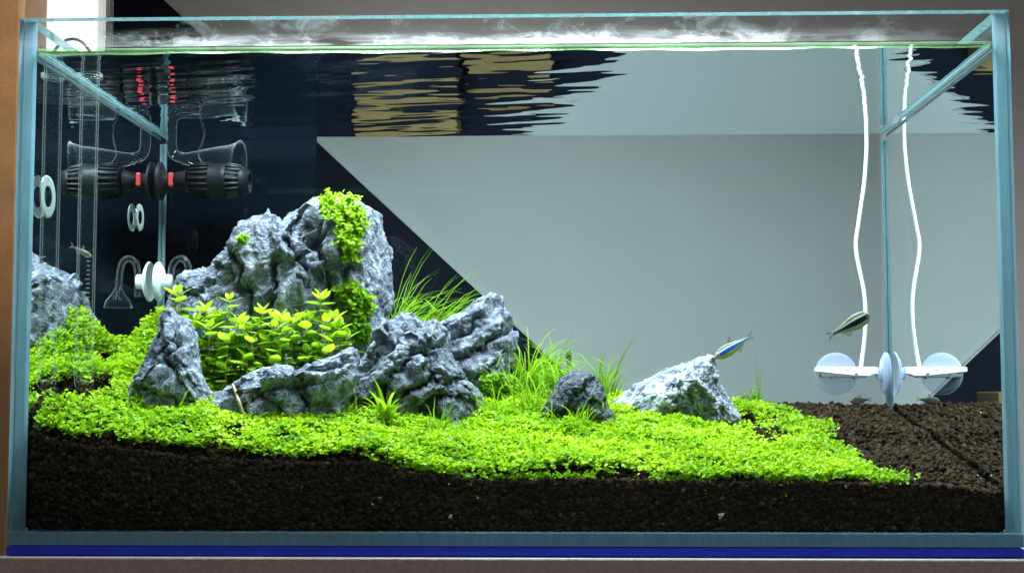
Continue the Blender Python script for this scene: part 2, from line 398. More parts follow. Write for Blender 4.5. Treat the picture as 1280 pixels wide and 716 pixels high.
for s in (-1, 1):
    link('piped_glow_strip', box('piped_glow_strip', (min(s*.2918, s*.2908), G+.0006, HW-.0032), (max(s*.2918, s*.2908), B-.0006, HW-.0006), .0003), M['seam_and_glow'], tank)  # aqua strip painting the light piped up inside the side glass
    link('silicone_seam', box('silicone_seam', (min(s*.2941, s*.2914), B-.0035, .009), (max(s*.2941, s*.2914), B-.0006, HW-.0064), .0005), M['seam_and_glow'], tank)

# water: surface sheet with ripples that die out towards the right
nx, ny = 330, 190
X, Y = np.meshgrid(np.linspace(-.2916, .2916, nx), np.linspace(G-.0003, B+.0004, ny), indexing='ij'); P = np.stack([X.ravel(), Y.ravel(), np.zeros(nx*ny)], 1)
amp = 1/(1+np.exp((P[:, 0]-.055)/.022)); amp = .08+1.5*amp; amp = amp+.5*np.exp(-((P[:, 0]-.25)/.05)**2)
wz = fbm(np.stack([P[:, 0]*15, P[:, 1]*44+P[:, 0]*12, P[:, 2]], 1), 2, 3)*.00028+fbm(np.stack([P[:, 0]*28, P[:, 1]*95, P[:, 2]+4], 1), 2, 8)*.00007
P[:, 2] = HW-.0004+wz*amp
idx = np.arange(nx*ny).reshape(nx, ny); F = np.stack([idx[:-1, :-1], idx[1:, :-1], idx[1:, 1:], idx[:-1, 1:]], -1).reshape(-1, 4)
wo = link('water', npmesh('water', P, F), M['water']); tag(wo, 'rippled water surface near the top of the tank', None, kind='structure')
vs, fs = [], []; n = 240
for i in range(n+1):
    x = -.2915+.583*i/n; h = .0026+.0003*math.sin(i*.31)+.0003*math.sin(i*.077+1)
    for (yy, zz) in ((G+.0003, HW+.0014), (G+.0003, HW-h), (G+.0012, HW-.0006-h*.25), (G+.0034, HW-.0003)): vs.append((x, yy, zz))
for i in range(n):
    for k in range(4): a, b = i*4+k, i*4+(k+1) % 4; fs.append((a, b, b+4, a+4))
mo = link('meniscus', pymesh('meniscus', vs, fs, True), M['meniscus'], wo)

# ------------------------------------------------------------------ soil
fl = [(30, 540), (100, 556), (200, 566), (300, 576), (400, 579), (450, 577), (520, 590), (600, 601), (700, 599), (800, 601), (900, 603), (1000, 603), (1100, 605), (1180, 607), (1258, 616)]
FX = [at(x, y, .0095)[0] for x, y in fl]; FZ = [at(x, y, .0095)[2] for x, y in fl]
BX = [-.30, -.22, -.12, -.05, .03, .10, .18, .30]; BZ = [.122, .138, .122, .106, .094, .0865, .0838, .0825]
EX = [-.3, -.15, .05, .3]; EP = [.62, .78, .85, .95]
def soil_h(x, y):
    x = np.asarray(x, float); y = np.asarray(y, float)
    t = np.clip((y-.0095)/(B-.0095), 0, 1); zf = np.interp(x, FX, FZ); zb = np.interp(x, BX, BZ); e = np.interp(x, EX, EP)
    q = np.stack([x*22, y*22, x*0], -1).reshape(-1, 3)
    return zf+(zb-zf)*t**e + (fbm(q, 3, 40)*.0022).reshape(x.shape)*np.clip(t*6, .15, 1)
nx, ny = 150, 80
X, Y = np.meshgrid(np.linspace(-.2914, .2914, nx), np.linspace(.0098, B-.0006, ny), indexing='ij'); Z = soil_h(X, Y)-.0022
Pt = np.stack([X.ravel(), Y.ravel(), Z.ravel()], 1); Pf = np.stack([X[:, 0], np.full(nx, .0112), np.full(nx, .0085)], 1)
Pb = np.stack([X[:, -1], np.full(nx, B-.0006), np.full(nx, .0085)], 1)
idx = np.arange(nx*ny).reshape(nx, ny); F = [np.stack([idx[:-1, :-1], idx[1:, :-1], idx[1:, 1:], idx[:-1, 1:]], -1).reshape(-1, 4)]
o1 = nx*ny; o2 = o1+nx; a = np.arange(nx-1)
F.append(np.stack([o1+a, o1+a+1, idx[1:, 0], idx[:-1, 0]], -1)); F.append(np.stack([o2+a+1, o2+a, idx[:-1, -1], idx[1:, -1]], -1))
left = np.stack([np.full(ny, -.2914), Y[0], np.full(ny, .0085)], 1); right = np.stack([np.full(ny, .2914), Y[0], np.full(ny, .0085)], 1)
o3 = o2+nx; o4 = o3+ny; b = np.arange(ny-1)
F.append(np.stack([o3+b+1, o3+b, idx[0, :-1], idx[0, 1:]], -1)); F.append(np.stack([o4+b, o4+b+1, idx[-1, 1:], idx[-1, :-1]], -1))
so = link('soil', npmesh('soil', np.concatenate([Pt, Pf, Pb, left, right]), np.concatenate(F)), M['soil_base']); tag(so, 'dark brown granular aquarium soil sloping up to the back', None, kind='structure')

def ico(sub):
    bm = bmesh.new(); bmesh.ops.create_icosphere(bm, subdivisions=sub, radius=1)
    v = np.array([x.co[:] for x in bm.verts]); f = np.array([[q.index for q in p.verts] for p in bm.faces]); bm.free(); return v, f
IV, IF = ico(1)
def scatter(name, base_v, base_f, pos, scale, rot, tint, squash=None):   # many copies of one small shape joined into one mesh
    n = len(pos); bv = np.broadcast_to(base_v, (n,)+base_v.shape).copy()
    if squash is not None: bv = bv*squash[:, None, :]
    bv = np.einsum('nij,nkj->nki', rot, bv)*scale[:, None, None]+pos[:, None, :]
    k = len(base_v); f = base_f[None]+(np.arange(n)*k)[:, None, None]
    return npmesh(name, bv.reshape(-1, 3), f.reshape(-1, base_f.shape[1]), True, {'tint': np.repeat(tint, k)})
def rotm(n):
    q = rng.normal(size=(n, 4)); q /= np.linalg.norm(q, axis=1)[:, None]; a, b, c, d = q.T
    return np.stack([np.stack([1-2*(c*c+d*d), 2*(b*c-a*d), 2*(b*d+a*c)], -1), np.stack([2*(b*c+a*d), 1-2*(b*b+d*d), 2*(c*d-a*b)], -1), np.stack([2*(b*d-a*c), 2*(c*d+a*b), 1-2*(b*b+c*c)], -1)], 1)
n = 26000                               # on the top
x = rng.uniform(-.290, .290, n); y = rng.uniform(.011, B-.003, n); z = soil_h(x, y)-rng.uniform(.0005, .0032, n)
p_top = np.stack([x, y, z], 1)
n = 22000                               # against the front glass
x = rng.uniform(-.2905, .2905, n); zt = np.interp(x, FX, FZ); z = .009+(zt-.009)*rng.uniform(0, 1, n); y = .0100+rng.uniform(0, .0016, n)
p_fr = np.stack([x, y, z], 1)
n = 4000                                # against the side glass
s = np.where(rng.uniform(size=n) < .5, -1, 1); y = rng.uniform(.012, B-.004, n); x = s*.2900; z = soil_h(x, y)-.055*rng.uniform(0, 1, n)**1.5
p_sd = np.stack([x, y, np.maximum(z, .01)], 1)
pos = np.concatenate([p_top, p_fr, p_sd]); n = len(pos)
tint = rng.beta(2, 2.6, n)*.95; tint[rng.uniform(size=n) < .0013] = 1
sz = rng.uniform(.0009, .0021, n); sz[:len(p_top)] *= rng.choice([.8, 1, 1.25], len(p_top))
bv = IV*(1+.18*rng.normal(size=(len(IV), 1)))
sg = link('soil_grains', scatter('soil_grains', bv, IF, pos, sz, rotm(n), tint, rng.uniform(.7, 1.15, (n, 3))), M['soil'], so); tag(sg, kind='stuff')

# ------------------------------------------------------------------ rocks
TREES = []
def rock(outline, Y0, front, back, mat, label, seed, strata, fq, sub=6, amp=1.0, facet=26, ex=.78, center=None, groove=1.0, terr=(50, .004), cuts=(), chis=60, fine=1.0):
    q = np.array([[at(px, py, Y0)[0], at(px, py, Y0)[2]] for px, py in outline])
    c = q.mean(0) if center is None else np.array([at(center[0], center[1], Y0)[0], at(center[0], center[1], Y0)[2]])
    th = np.linspace(-math.pi, math.pi, 721); R_ = np.zeros(721)
    A, Bq = q-c, np.roll(q, -1, 0)-c
    for i, a in enumerate(th):
        d = np.array([math.cos(a), math.sin(a)]); e = Bq-A; den = d[0]*e[:, 1]-d[1]*e[:, 0]
        with np.errstate(divide='ignore', invalid='ignore'):
            tt = (A[:, 0]*e[:, 1]-A[:, 1]*e[:, 0])/den; uu = (A[:, 0]*d[1]-A[:, 1]*d[0])/den
        ok = (np.abs(den) > 1e-12) & (tt > 0) & (uu >= -1e-6) & (uu <= 1+1e-6); R_[i] = tt[ok].max() if ok.any() else .01
    ker = np.hanning(7); ker /= ker.sum(); R_ = np.convolve(np.concatenate([R_[-7:-1], R_, R_[1:7]]), ker, 'same')[6:-6]*1.05
    D, F = ico(sub)
    ang = np.arctan2(D[:, 2], D[:, 0]); m = np.hypot(D[:, 0], D[:, 2]); r = np.interp(ang, th, R_)
    me_ = m**ex; yy = np.sign(D[:, 1])*np.abs(D[:, 1])**ex*np.where(D[:, 1] < 0, front, back)
    P = np.stack([c[0]+r*me_*np.cos(ang), Y0+yy, c[1]+r*me_*np.sin(ang)], 1)
    Nn = np.stack([D[:, 0], D[:, 1]*1.2, D[:, 2]], 1); Nn /= np.linalg.norm(Nn, axis=1)[:, None]
    W = P+.0035*np.stack([fbm(P*60, 3, seed), fbm(P*60+5, 3, seed+1), fbm(P*60+9, 3, seed+2)], 1)
    fc, ed = facets(W*facet, seed*13+5); fc2, ed2 = facets(W*facet*2.7+3, seed*7+2)
    a = math.radians(strata); along = np.array([math.cos(a), .25, math.sin(a)]); ac = np.array([-math.sin(a), .55, math.cos(a)]); dp = np.cross(along, ac)
    Q = np.stack([W@along*fq*.32, W@ac*fq, W@dp*fq*.8], 1)
    st_ = ridged(Q, 4, seed+20, .52)
    gq = np.abs(vnoise(np.stack([W@along*fq*.20, W@ac*fq*.75, W@dp*fq*.5], 1), seed+33)); gr = -np.clip(1-gq/.11, 0, 1)**.8
    size = min(1.0, (q[:, 0].max()-q[:, 0].min())/.13)
    frontness = .25+.75*np.abs(D[:, 1])**.5
    lay = W@ac*terr[0]+.45*fbm(W*18, 2, seed+70)+.10*fc; fr_ = lay-np.floor(lay); lv = _hash(np.floor(lay).astype(np.int64), np.zeros(len(lay), np.int64), np.zeros(len(lay), np.int64), seed+5)
    saw = np.where(fr_ < .82, (fr_/.82)**1.6, (1-fr_)/.18)*(.4+.9*lv)
    fc3, ed3 = facets((P+.0015*np.stack([vnoise(P*300, seed+81), vnoise(P*300+7, seed+82), vnoise(P*300+3, seed+83)], 1))*facet*6.5+1, seed*5+3, .8)
    disp = (.012*size*fc+.0040*size*fc2+.0010*size*st_+.012*size*groove*gr+terr[1]*(saw-.45))*frontness
    k_ = (Y0-CAM[1])/FPX; fm = np.clip(-D[:, 1]*3+.5, 0, 1)
    for line, wpx, dep in cuts:         # the cracks and ledges this stone shows
        L_ = np.array([[at(a0, b0, Y0)[0], at(a0, b0, Y0)[2]] for a0, b0 in line]); T_ = W[:, [0, 2]]; bd_ = np.full(len(T_), 9.); sd_ = np.zeros(len(T_))
        for a0, b0 in zip(L_[:-1], L_[1:]):
            e_ = b0-a0; tt = np.clip(((T_-a0)@e_)/(e_@e_), 0, 1); v_ = T_-(a0+tt[:, None]*e_); d_ = np.hypot(v_[:, 0], v_[:, 1]); cr = e_[0]*v_[:, 1]-e_[1]*v_[:, 0]
            m_ = d_ < bd_; bd_ = np.where(m_, d_, bd_); sd_ = np.where(m_, np.sign(cr), sd_)
        w_ = wpx*k_; disp += fm*dep*(-1.15*np.exp(-bd_/(.8*w_))+.55*sd_*np.exp(-bd_/(5.5*w_)))
    pit = np.clip(vnoise(P*170, seed+60)-.35, 0, 1); disp -= pit*.0026*(.5+.5*size)
    P = P+Nn*(disp*amp)[:, None]
    r5 = np.random.default_rng(seed*31)
    def normals():
        fn = np.cross(P[F[:, 1]]-P[F[:, 0]], P[F[:, 2]]-P[F[:, 0]]); vn = np.zeros_like(P)
        for q_ in range(3): np.add.at(vn, F[:, q_], fn)
        return vn/(np.linalg.norm(vn, axis=1)[:, None]+1e-15)
    P0 = P.copy(); cap = .0065*max(.45, size)*(.30+.70*np.sqrt(np.abs(D[:, 1])))
    for rnd, (cnt, rho, dl, jit) in enumerate(((chis, .024, .0038, .40), (chis*3, .011, .0016, .5), (chis*7, .005, .0008, .6))):
        VN = normals(); pick = r5.choice(np.nonzero(D[:, 1] < .35)[0], cnt); rho = rho*max(.6, size)
        for q_ in pick:
            nn = VN[q_]+r5.normal(size=3)*jit*.5; nn /= np.linalg.norm(nn); c0 = P[q_]-nn*dl*max(.5, size)*r5.uniform(.3, 1.3)
            lo_ = np.nonzero((np.abs(P-c0) < rho).all(1))[0]; dd = (P[lo_]-c0)@nn; k3 = (dd > 0) & (((P[lo_]-c0)**2).sum(1) < rho*rho)
            P[lo_[k3]] -= nn*(dd[k3]*.92)[:, None]
        dl_ = P-P0; ln_ = np.linalg.norm(dl_, axis=1)+1e-12; P = P0+dl_*np.minimum(1, cap/ln_)[:, None]
    P = P+normals()*((.0011*fc3+.0004*ridged(P*260, 3, seed+50, .6))*fine)[:, None]
    inside = (P[:, 1] < B-.004); P[:, 1] = np.minimum(P[:, 1], B-.004); P[:, 1] = np.maximum(P[:, 1], .02)
    org = np.array([c[0], Y0, float(soil_h(np.array([c[0]]), np.array([Y0]))[0])])
    me = npmesh('rock', P-org, F)
    o = link('rock', me, mat); o.location = V(org); tag(o, label, 'rock', 'rocks of the planted landscape')
    TREES.append((o, BVHTree.FromPolygons([tuple(v) for v in P], [tuple(f) for f in F])))
    return o
R1 = rock([(192, 500), (196, 455), (200, 420), (212, 382), (220, 354), (240, 342), (270, 328), (296, 308), (306, 286), (320, 275), (338, 276), (349, 282), (358, 268), (380, 255), (398, 256), (420, 262), (440, 258), (454, 264), (468, 278), (477, 312), (482, 350), (479, 395), (481, 445), (474, 500), (400, 515), (300, 515), (230, 515)],
     .195, .055, .070, M['rock'], 'tallest grey rock with small green plants growing on its top', 1, 105, 26, 7, 1.0, 20, .66, (345, 400), 1.1, (38, .005), [([(386,252),(383,300),(398,335)],4,.010),([(344,272),(362,302),(384,335),(398,356)],5,-.006),([(418,256),(424,330),(444,410)],5,.011),([(296,300),(320,340),(338,410)],5,.010),([(366,335),(358,390),(350,450)],7,.013),([(452,290),(458,380)],4,.008),([(225,350),(262,370),(290,420)],4,.006)], 130)
R2 = rock([(152, 530), (148, 512), (162, 482), (178, 452), (194, 422), (202, 402), (214, 391), (232, 398), (240, 418), (243, 450), (254, 478), (264, 492), (262, 540), (210, 545)],
     .080, .026, .024, M['rock'], 'pointed upright grey rock beside the reddish stem plants', 2, 68, 40, 6, 1.0, 30, .88, None, 1.0, (70, .003), [([(206,398),(216,440),(182,472)],4,.007),([(236,408),(224,460),(246,492)],4,.007),([(196,485),(232,502)],4,.005)])
R3 = rock([(248, 545), (250, 506), (270, 489), (292, 479), (315, 465), (340, 452), (365, 455), (395, 450), (420, 440), (438, 431), (449, 444), (446, 472), (432, 505), (415, 545), (330, 550)],
     .080, .026, .022, M['rock'], 'long low grey rock in front of the stem plants', 3, 25, 40, 6, 1.0, 30, .88, None, 1.0, (70, .003), [([(342,450),(330,490),(362,522)],4,.006),([(396,448),(402,490),(380,528)],4,.006),([(298,478),(312,522)],4,.006),([(345,470),(440,455)],4,-.004)])
R4 = rock([(428, 545), (434, 500), (444, 478), (458, 454), (474, 430), (488, 406), (512, 397), (545, 404), (558, 418), (563, 450), (580, 470), (596, 490), (602, 515), (592, 548), (500, 552)],
     .135, .046, .040, M['rock_mid'], 'broad grey rock with slanting ledges behind the bright star-shaped plant', 4, 52, 40, 7, 1.0, 24, .74, (515, 475), 1.0, (55, .005), [([(438,495),(490,432),(522,400)],5,.009),([(466,505),(526,440),(562,418)],5,.011),([(476,522),(540,474),(586,468)],5,.009),([(516,534),(546,492),(594,496)],5,.008)], 70)
R5 = rock([(538, 510), (543, 430), (552, 404), (578, 391), (598, 376), (614, 369), (626, 379), (636, 400), (646, 420), (643, 450), (634, 472), (650, 484), (645, 510), (600, 520)],
     .212, .035, .040, M['rock'], 'slanted layered grey rock leaning behind the broad ledged rock', 5, 36, 46, 6, 1.0, 28, .80, (595, 445), 1.0, (75, .003), [([(546,440),(600,402),(628,384)],3,.006),([(544,466),(600,440),(644,408)],4,.008),([(556,486),(610,466),(642,440)],3,.005)])
R6 = rock([(666, 540), (684, 500), (700, 474), (713, 464), (736, 466), (750, 478), (760, 502), (774, 540), (720, 546)],
     .150, .022, .025, M['rock_dark'], 'small dark wedge-shaped rock half sunk in grass', 6, 40, 60, 6, .6, 36, .85, None, 1.0, (95, .003), [([(688,518),(720,490),(742,472)],4,.006),([(708,528),(740,506),(760,498)],4,.006)])
R7 = rock([(758, 535), (764, 506), (785, 486), (820, 466), (845, 455), (866, 446), (886, 446), (894, 460), (898, 476), (910, 496), (924, 516), (924, 540), (840, 548)],
     .205, .040, .042, M['rock_pale'], 'isolated pale rock covered with white veins on the carpet', 7, 40, 44, 7, .7, 30, .98, None, .4, (60, .001), [([(866,444),(846,480),(868,515)],7,.009)], 50, .8)
bpy.context.view_layer.update()
def hit(px, py):                        # first rock surface seen at a pixel
    d = ray(px, py); best = None
    for o, tr in TREES:
        h = tr.ray_cast(V(CAM), V(d))
        if h[0] is not None and (best is None or h[3] < best[2]): best = (np.array(h[0]), np.array(h[1]), h[3])
    return best

# ------------------------------------------------------------------ small-leaved plants
def leaf_shape():                       # rounded leaf of length 1 along +x, folded a little
    v = np.array([[0, 0, 0], [.30, .34, .06], [.72, .36, .05], [1, 0, -.08], [.72, -.36, .05], [.30, -.34, .06], [.5, 0, -.02]])
    f = np.array([[6, 0, 1], [6, 1, 2], [6, 2, 3], [6, 3, 4], [6, 4, 5], [6, 5, 0]]); return v, f
LV, LF = leaf_shape()
def whorls(name, C, up, size, per, tint, mat, tilt=(.1, .9)):   # per leaves round every centre
    n = len(C); k = n*per
    ctr = np.repeat(C, per, 0)+rng.normal(size=(k, 3))*.0006; u = np.repeat(up, per, 0)+rng.normal(size=(k, 3))*.25; u /= np.linalg.norm(u, axis=1)[:, None]
    az = np.tile(np.arange(per)*2*math.pi/per, n)+np.repeat(rng.uniform(0, 6.3, n), per)+rng.normal(size=k)*.35
    ref = np.where(np.abs(u[:, :1]) < .8, [[1., 0, 0]], [[0, 1., 0]]); e1 = np.cross(u, ref); e1 /= np.linalg.norm(e1, axis=1)[:, None]; e2 = np.cross(u, e1)
    dirh = e1*np.cos(az)[:, None]+e2*np.sin(az)[:, None]; el = rng.uniform(tilt[0], tilt[1], k)
    X_ = dirh*np.cos(el)[:, None]+u*np.sin(el)[:, None]; Y_ = np.cross(u, dirh); Z_ = np.cross(X_, Y_)
    rot = np.stack([X_, Y_, Z_], -1)
    tt = np.clip(np.repeat(tint, per)+rng.normal(size=k)*.12, 0, 1)
    return npmesh_scatter(name, ctr, np.repeat(size, per)*rng.uniform(.75, 1.2, k), rot, tt)
def npmesh_scatter(name, pos, sc, rot, tt): return scatter(name, LV, LF, pos, sc, rot, tt)

def poly_in(px, py, poly):
    c = np.zeros(len(px), bool); n = len(poly); j = n-1
    for i in range(n):
        xi, yi = poly[i]; xj, yj = poly[j]
        c ^= ((yi > py) != (yj > py)) & (px < (xj-xi)*(py-yi)/(yj-yi+1e-12)+xi); j = i
    return c
def project(P):
    d = P-CAM; z = d@FW; return 640+FPX*(d@RT)/z, 358-FPX*(d@UP)/z
# carpet
n = 72000
x = rng.uniform(-.2905, .2905, n); y = rng.uniform(.0098, .285, n)**1.0; z = soil_h(x, y)
# where it grows: the right limit runs from the front corner back to the pale rock
lim = np.interp(y, [.01, .045, .095, .16, .20, .23, .26, .3], [.246, .229, .214, .222, .226, .226, .205, .17])+.012*fbm(np.stack([x*0, y*40, y*0], 1), 3, 70)
thin = np.clip((lim-x)/.07, 0, 1); dens = np.clip((lim-x)/.006, 0, 1)*(.30+.70*thin)
nz = fbm(np.stack([x*35, y*35, x*0], 1), 3, 71)
dens *= np.where((x > .145) & (nz > .10) & (y > .09), .12, 1)*np.where((x > .16) & (y > .12), .6, 1)
dens *= np.clip(1.25-.9*np.clip(nz-.55, 0, 1)*2, 0, 1)
px, py = project(np.stack([x, y, z], 1))
bare = np.exp(-(((px-95)/52)**2+((py-500)/13)**2)); dens *= 1-.93*np.clip(bare*1.6, 0, 1)
dens *= 1-.9*np.clip(1.5*np.exp(-(((x+.287)/.007)**2+((y-.20)/.045)**2)), 0, 1); dens *= 1+.6*np.exp(-(((x+.262)/.020)**2+((y-.19)/.05)**2))
dens *= 1-.85*np.clip(1.4*np.exp(-(((px-440)/30)**2+((py-524)/9)**2)), 0, 1)      # bare patch by the ledged rock
dens *= np.where((y > .19) & (x > -.2) & (x < .08), .45, 1)
edge = .0165+.010*fbm(np.stack([x*28, x*0, x*0], 1), 3, 75); dens *= np.where(y < edge-.008, .2, 1)
keep = rng.uniform(size=n) < dens*.80; x, y, z, nz, thin = x[keep], y[keep], z[keep], nz[keep], thin[keep]
hgt = .0040+.0075*(fbm(np.stack([x*50, y*50, x*0], 1), 3, 77)*.5+.5)
hgt *= .35+.65*thin
mound = .036*np.exp(-(((x+.262)/.020)**2+((y-.19)/.05)**2))+.018*np.exp(-(((x+.286)/.02)**2+((y-.105)/.02)**2))*.5
hh = (hgt+mound)*rng.uniform(.25, 1, len(x))**.6
up = np.stack([rng.normal(size=len(x))*.3, rng.normal(size=len(x))*.3-.25, np.ones(len(x))], 1); up /= np.linalg.norm(up, axis=1)[:, None]
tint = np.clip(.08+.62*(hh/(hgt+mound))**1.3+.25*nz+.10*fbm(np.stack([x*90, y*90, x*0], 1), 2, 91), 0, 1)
C_ = np.stack([x, np.maximum(y, .0108), z+hh], 1)
# sprigs that creep down between glass and soil
m = 900; xs = rng.uniform(-.288, .235, m); ns = fbm(np.stack([xs*30, xs*0, xs*0], 1), 3, 79); ks = ns > .0; xs = xs[ks]; dz = rng.uniform(0, 1, len(xs))**1.6*.016*np.clip(ns[ks]*2.2, 0, 1)
C2 = np.stack([xs, np.full(len(xs), .0106)+rng.uniform(0, .002, len(xs)), np.interp(xs, FX, FZ)+.003-dz], 1)
up2 = np.tile([[0, -.7, .7]], (len(xs), 1))+rng.normal(size=(len(xs), 3))*.3
Call = np.concatenate([C_, C2]); upa = np.concatenate([up, up2/np.linalg.norm(up2, axis=1)[:, None]]); ti = np.concatenate([tint, np.full(len(xs), .45)])
Call[:, 0] = np.clip(Call[:, 0], -.2885, .2885); Call[:, 1] = np.maximum(Call[:, 1], .0112)
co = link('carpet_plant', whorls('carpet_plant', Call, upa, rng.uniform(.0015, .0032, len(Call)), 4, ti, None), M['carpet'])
tag(co, 'bright green carpet of tiny round leaves covering the soil', 'ground cover', kind='stuff')

def cushion(polys, label, seed, thick=.008, nn=900, mat='moss', tmean=.55):
    C, N_, T_ = [], [], []
    r = np.random.default_rng(seed)
    xs = [p[0] for p in polys]; ys = [p[1] for p in polys]
    while len(C) < nn:
        a, b = r.uniform(min(xs), max(xs)), r.uniform(min(ys), max(ys))
        if not poly_in(np.array([a]), np.array([b]), polys)[0]: continue
        h = hit(a, b)
        if h is None or h[0][1] > .29:
            h = hit(a, b+14)
            if h is None: nn -= 1; continue
            P = at(a, b, h[0][1]); nrm = np.array([0, -.5, .85])
        else: P, nrm = h[0], h[1]
        if nrm@ray(a, b) > 0: nrm = -nrm
        k = r.uniform(0, 1)**.7
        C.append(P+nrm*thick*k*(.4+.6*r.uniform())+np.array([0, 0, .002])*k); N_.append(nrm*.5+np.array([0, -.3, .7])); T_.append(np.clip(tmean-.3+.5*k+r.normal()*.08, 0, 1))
    N_ = np.array(N_); N_ /= np.linalg.norm(N_, axis=1)[:, None]; C = np.array(C); base = C.mean(0)
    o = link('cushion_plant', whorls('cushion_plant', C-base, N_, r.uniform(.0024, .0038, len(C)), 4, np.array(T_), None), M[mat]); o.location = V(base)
    return tag(o, label, 'plant', 'leafy cushions growing on the rocks')
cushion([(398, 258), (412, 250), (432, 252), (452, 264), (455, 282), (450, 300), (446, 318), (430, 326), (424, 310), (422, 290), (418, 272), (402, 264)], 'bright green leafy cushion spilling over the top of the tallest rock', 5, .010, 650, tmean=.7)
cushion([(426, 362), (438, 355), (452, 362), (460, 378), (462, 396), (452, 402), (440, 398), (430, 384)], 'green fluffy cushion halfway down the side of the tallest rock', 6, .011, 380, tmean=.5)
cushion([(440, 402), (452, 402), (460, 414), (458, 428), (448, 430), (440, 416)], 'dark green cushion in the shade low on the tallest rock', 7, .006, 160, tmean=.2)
cushion([(301, 300), (306, 299), (306, 304), (302, 305)], 'tiny green sprig in a notch of the tallest rock', 8, .003, 24)
cushion([(606, 474), (625, 470), (642, 480), (640, 496), (610, 498)], 'thin green growth at the foot of the slanted rock', 9, .005, 160, tmean=.4)

# ------------------------------------------------------------------ grass tufts
def blades(n, h, spread, width, seed, lean=(0, 0), curl=1.0, stiff=.5, tm=.55):
    r = np.random.default_rng(seed); vs, fs, tt = [], [], []; seg = 7
    for i in range(n):
        a = r.uniform(0, 2*math.pi); b0 = r.normal(size=2)*spread*.35; L = h*r.uniform(.45, 1.0)
        out = r.uniform(.15, 1.0)*curl; d = np.array([math.cos(a)*out+lean[0], math.sin(a)*out*.7+lean[1]])
        wv = width*r.uniform(.7, 1.2); tv = np.clip(tm+r.normal()*.2, 0, 1); side = np.array([-math.sin(a+.6), math.cos(a+.6), 0])*.5+np.array([.85, 0, 0])*.7
        o0 = len(vs); p = np.array([b0[0], b0[1], -.004]); el = math.pi/2-.45*r.uniform()*min(1, np.hypot(*d)); bend = (r.uniform(.7, 2.0)*(.35+np.hypot(*d)))/seg*(2.1-stiff*1.2)
        dh = d/(np.hypot(*d)+1e-9); wob = r.normal()*.05
        for s in range(seg+1):
            q = s/seg; wd = wv*(1-q**2.2)*.5+.00008
            vs += [p-side*wd, p+np.array([0, -.0002, 0]), p+side*wd]; tt += [tv*(.6+.4*q)]*3
            dd = np.array([dh[0]*math.cos(el), dh[1]*math.cos(el)+wob*math.cos(el), math.sin(el)]); p = p+dd*L/seg; el -= bend*(.5+q)
        for s in range(seg):
            for k in (0, 1): a0 = o0+s*3+k; fs.append((a0, a0+1, a0+4, a0+3))
    return npmesh('grass_tuft', np.array(vs), np.array(fs), True, {'tint': np.array(tt)})
def tuft(px, py, Y, n, hpx, spread, width, label, seed, lean=(0, 0), curl=.8, stiff=.5, tm=.55, name='grass_tuft', z=None, cat='grass'):
    p = at(px, py, Y); sc = (Y-CAM[1])/FPX
    zs = float(soil_h(np.array([p[0]]), np.array([Y]))[0]) if z is None else z
    me = blades(int(n*1.3), hpx*1.9*sc, spread, width, seed, lean, curl, stiff, tm); me.name = name
    o = link(name, me, M['grass']); o.location = (p[0], Y, zs); tag(o, label, cat, 'grass tufts among the rocks'); return o
tuft(486, 420, .250, 170, 96, .014, .0011, 'dense grass tuft behind the ledged rock beside the tallest rock', 21, (.8, 0), .9, .2, .62)
tuft(530, 420, .252, 170, 98, .014, .0011, 'grass tuft behind the gap between the two ledged rocks', 22, (.9, 0), .8, .15, .66)
tuft(660, 485, .225, 120, 76, .013, .0011, 'tall arching grass tuft beside the slanted layered rock', 23, (.7, -.1), 1.3, -.2, .6)
tuft(690, 490, .235, 80, 64, .012, .0011, 'arching grass tuft behind the small dark rock', 24, (.3, 0), 1.1, .0, .55)
tuft(640, 500, .19, 60, 44, .012, .0010, 'low grass tuft at the foot of the slanted rock', 25, (.1, -.2), .8, .5, .5)
tuft(668, 512, .15, 45, 48, .012, .0010, 'low grass tuft between the ledged rock and the small dark rock', 26, (0, -.2), .8, .5, .5)
tuft(615, 528, .13, 40, 42, .012, .0010, 'short grass tuft at the right foot of the broad ledged rock', 27, (.1, -.2), .8, .5, .45)
tuft(752, 500, .24, 40, 42, .006, .0012, 'upright grass tuft between the dark rock and the pale rock', 28, (.15, 0), .5, .9, .55)
tuft(764, 500, .245, 5, 56, .004, .0030, 'few broad upright leaves behind the small dark rock', 29, (.5, 0), .3, .8, .35, 'broad_leaf_plant')
tuft(720, 530, .13, 40, 34, .014, .0009, 'short grass in front of the small dark rock', 30, (0, -.2), .8, .6, .4)
tuft(762, 528, .15, 26, 30, .010, .0009, 'short grass at the near corner of the dark rock', 31, (0, -.2), .8, .6, .4)
tuft(185, 528, .060, 30, 40, .012, .0009, 'short grass in front of the pointed upright rock', 32, (.1, -.1), .7, .6, .4)
tuft(222, 530, .062, 22, 30, .012, .0009, 'sparse curved grass by the long low rock', 33, (.6, -.1), .6, .4, .5)
tuft(942, 520, .26, 46, 22, .010, .0008, 'short fine grass behind the pale rock', 34, (0, 0), .6, .7, .4)
tuft(950, 512, .262, 4, 46, .006, .0006, 'few tall hair-thin grass stalks behind the pale rock', 35, (0, 0), .2, 1.2, .3)
tuft(545, 532, .075, 30, 36, .010, .0009, 'fine arching grass in front of the broad ledged rock', 36, (.5, -.1), .7, .4, .45)
tuft(825, 528, .150, 34, 22, .016, .0008, 'sparse fine grass at the foot of the pale rock', 37, (0, 0), .8, .7, .4)
tuft(482, 534, .078, 40, 42, .005, .0026, 'bright star-shaped plant with broad arching leaves before the ledged rock', 38, (0, -.15), 1.0, .55, .75, 'star_plant', cat='plant')
tuft(437, 532, .080, 14, 40, .008, .0008, 'sparse brownish grass at the edge of the bare soil patch', 39, (.1, -.1), .7, .5, .35)
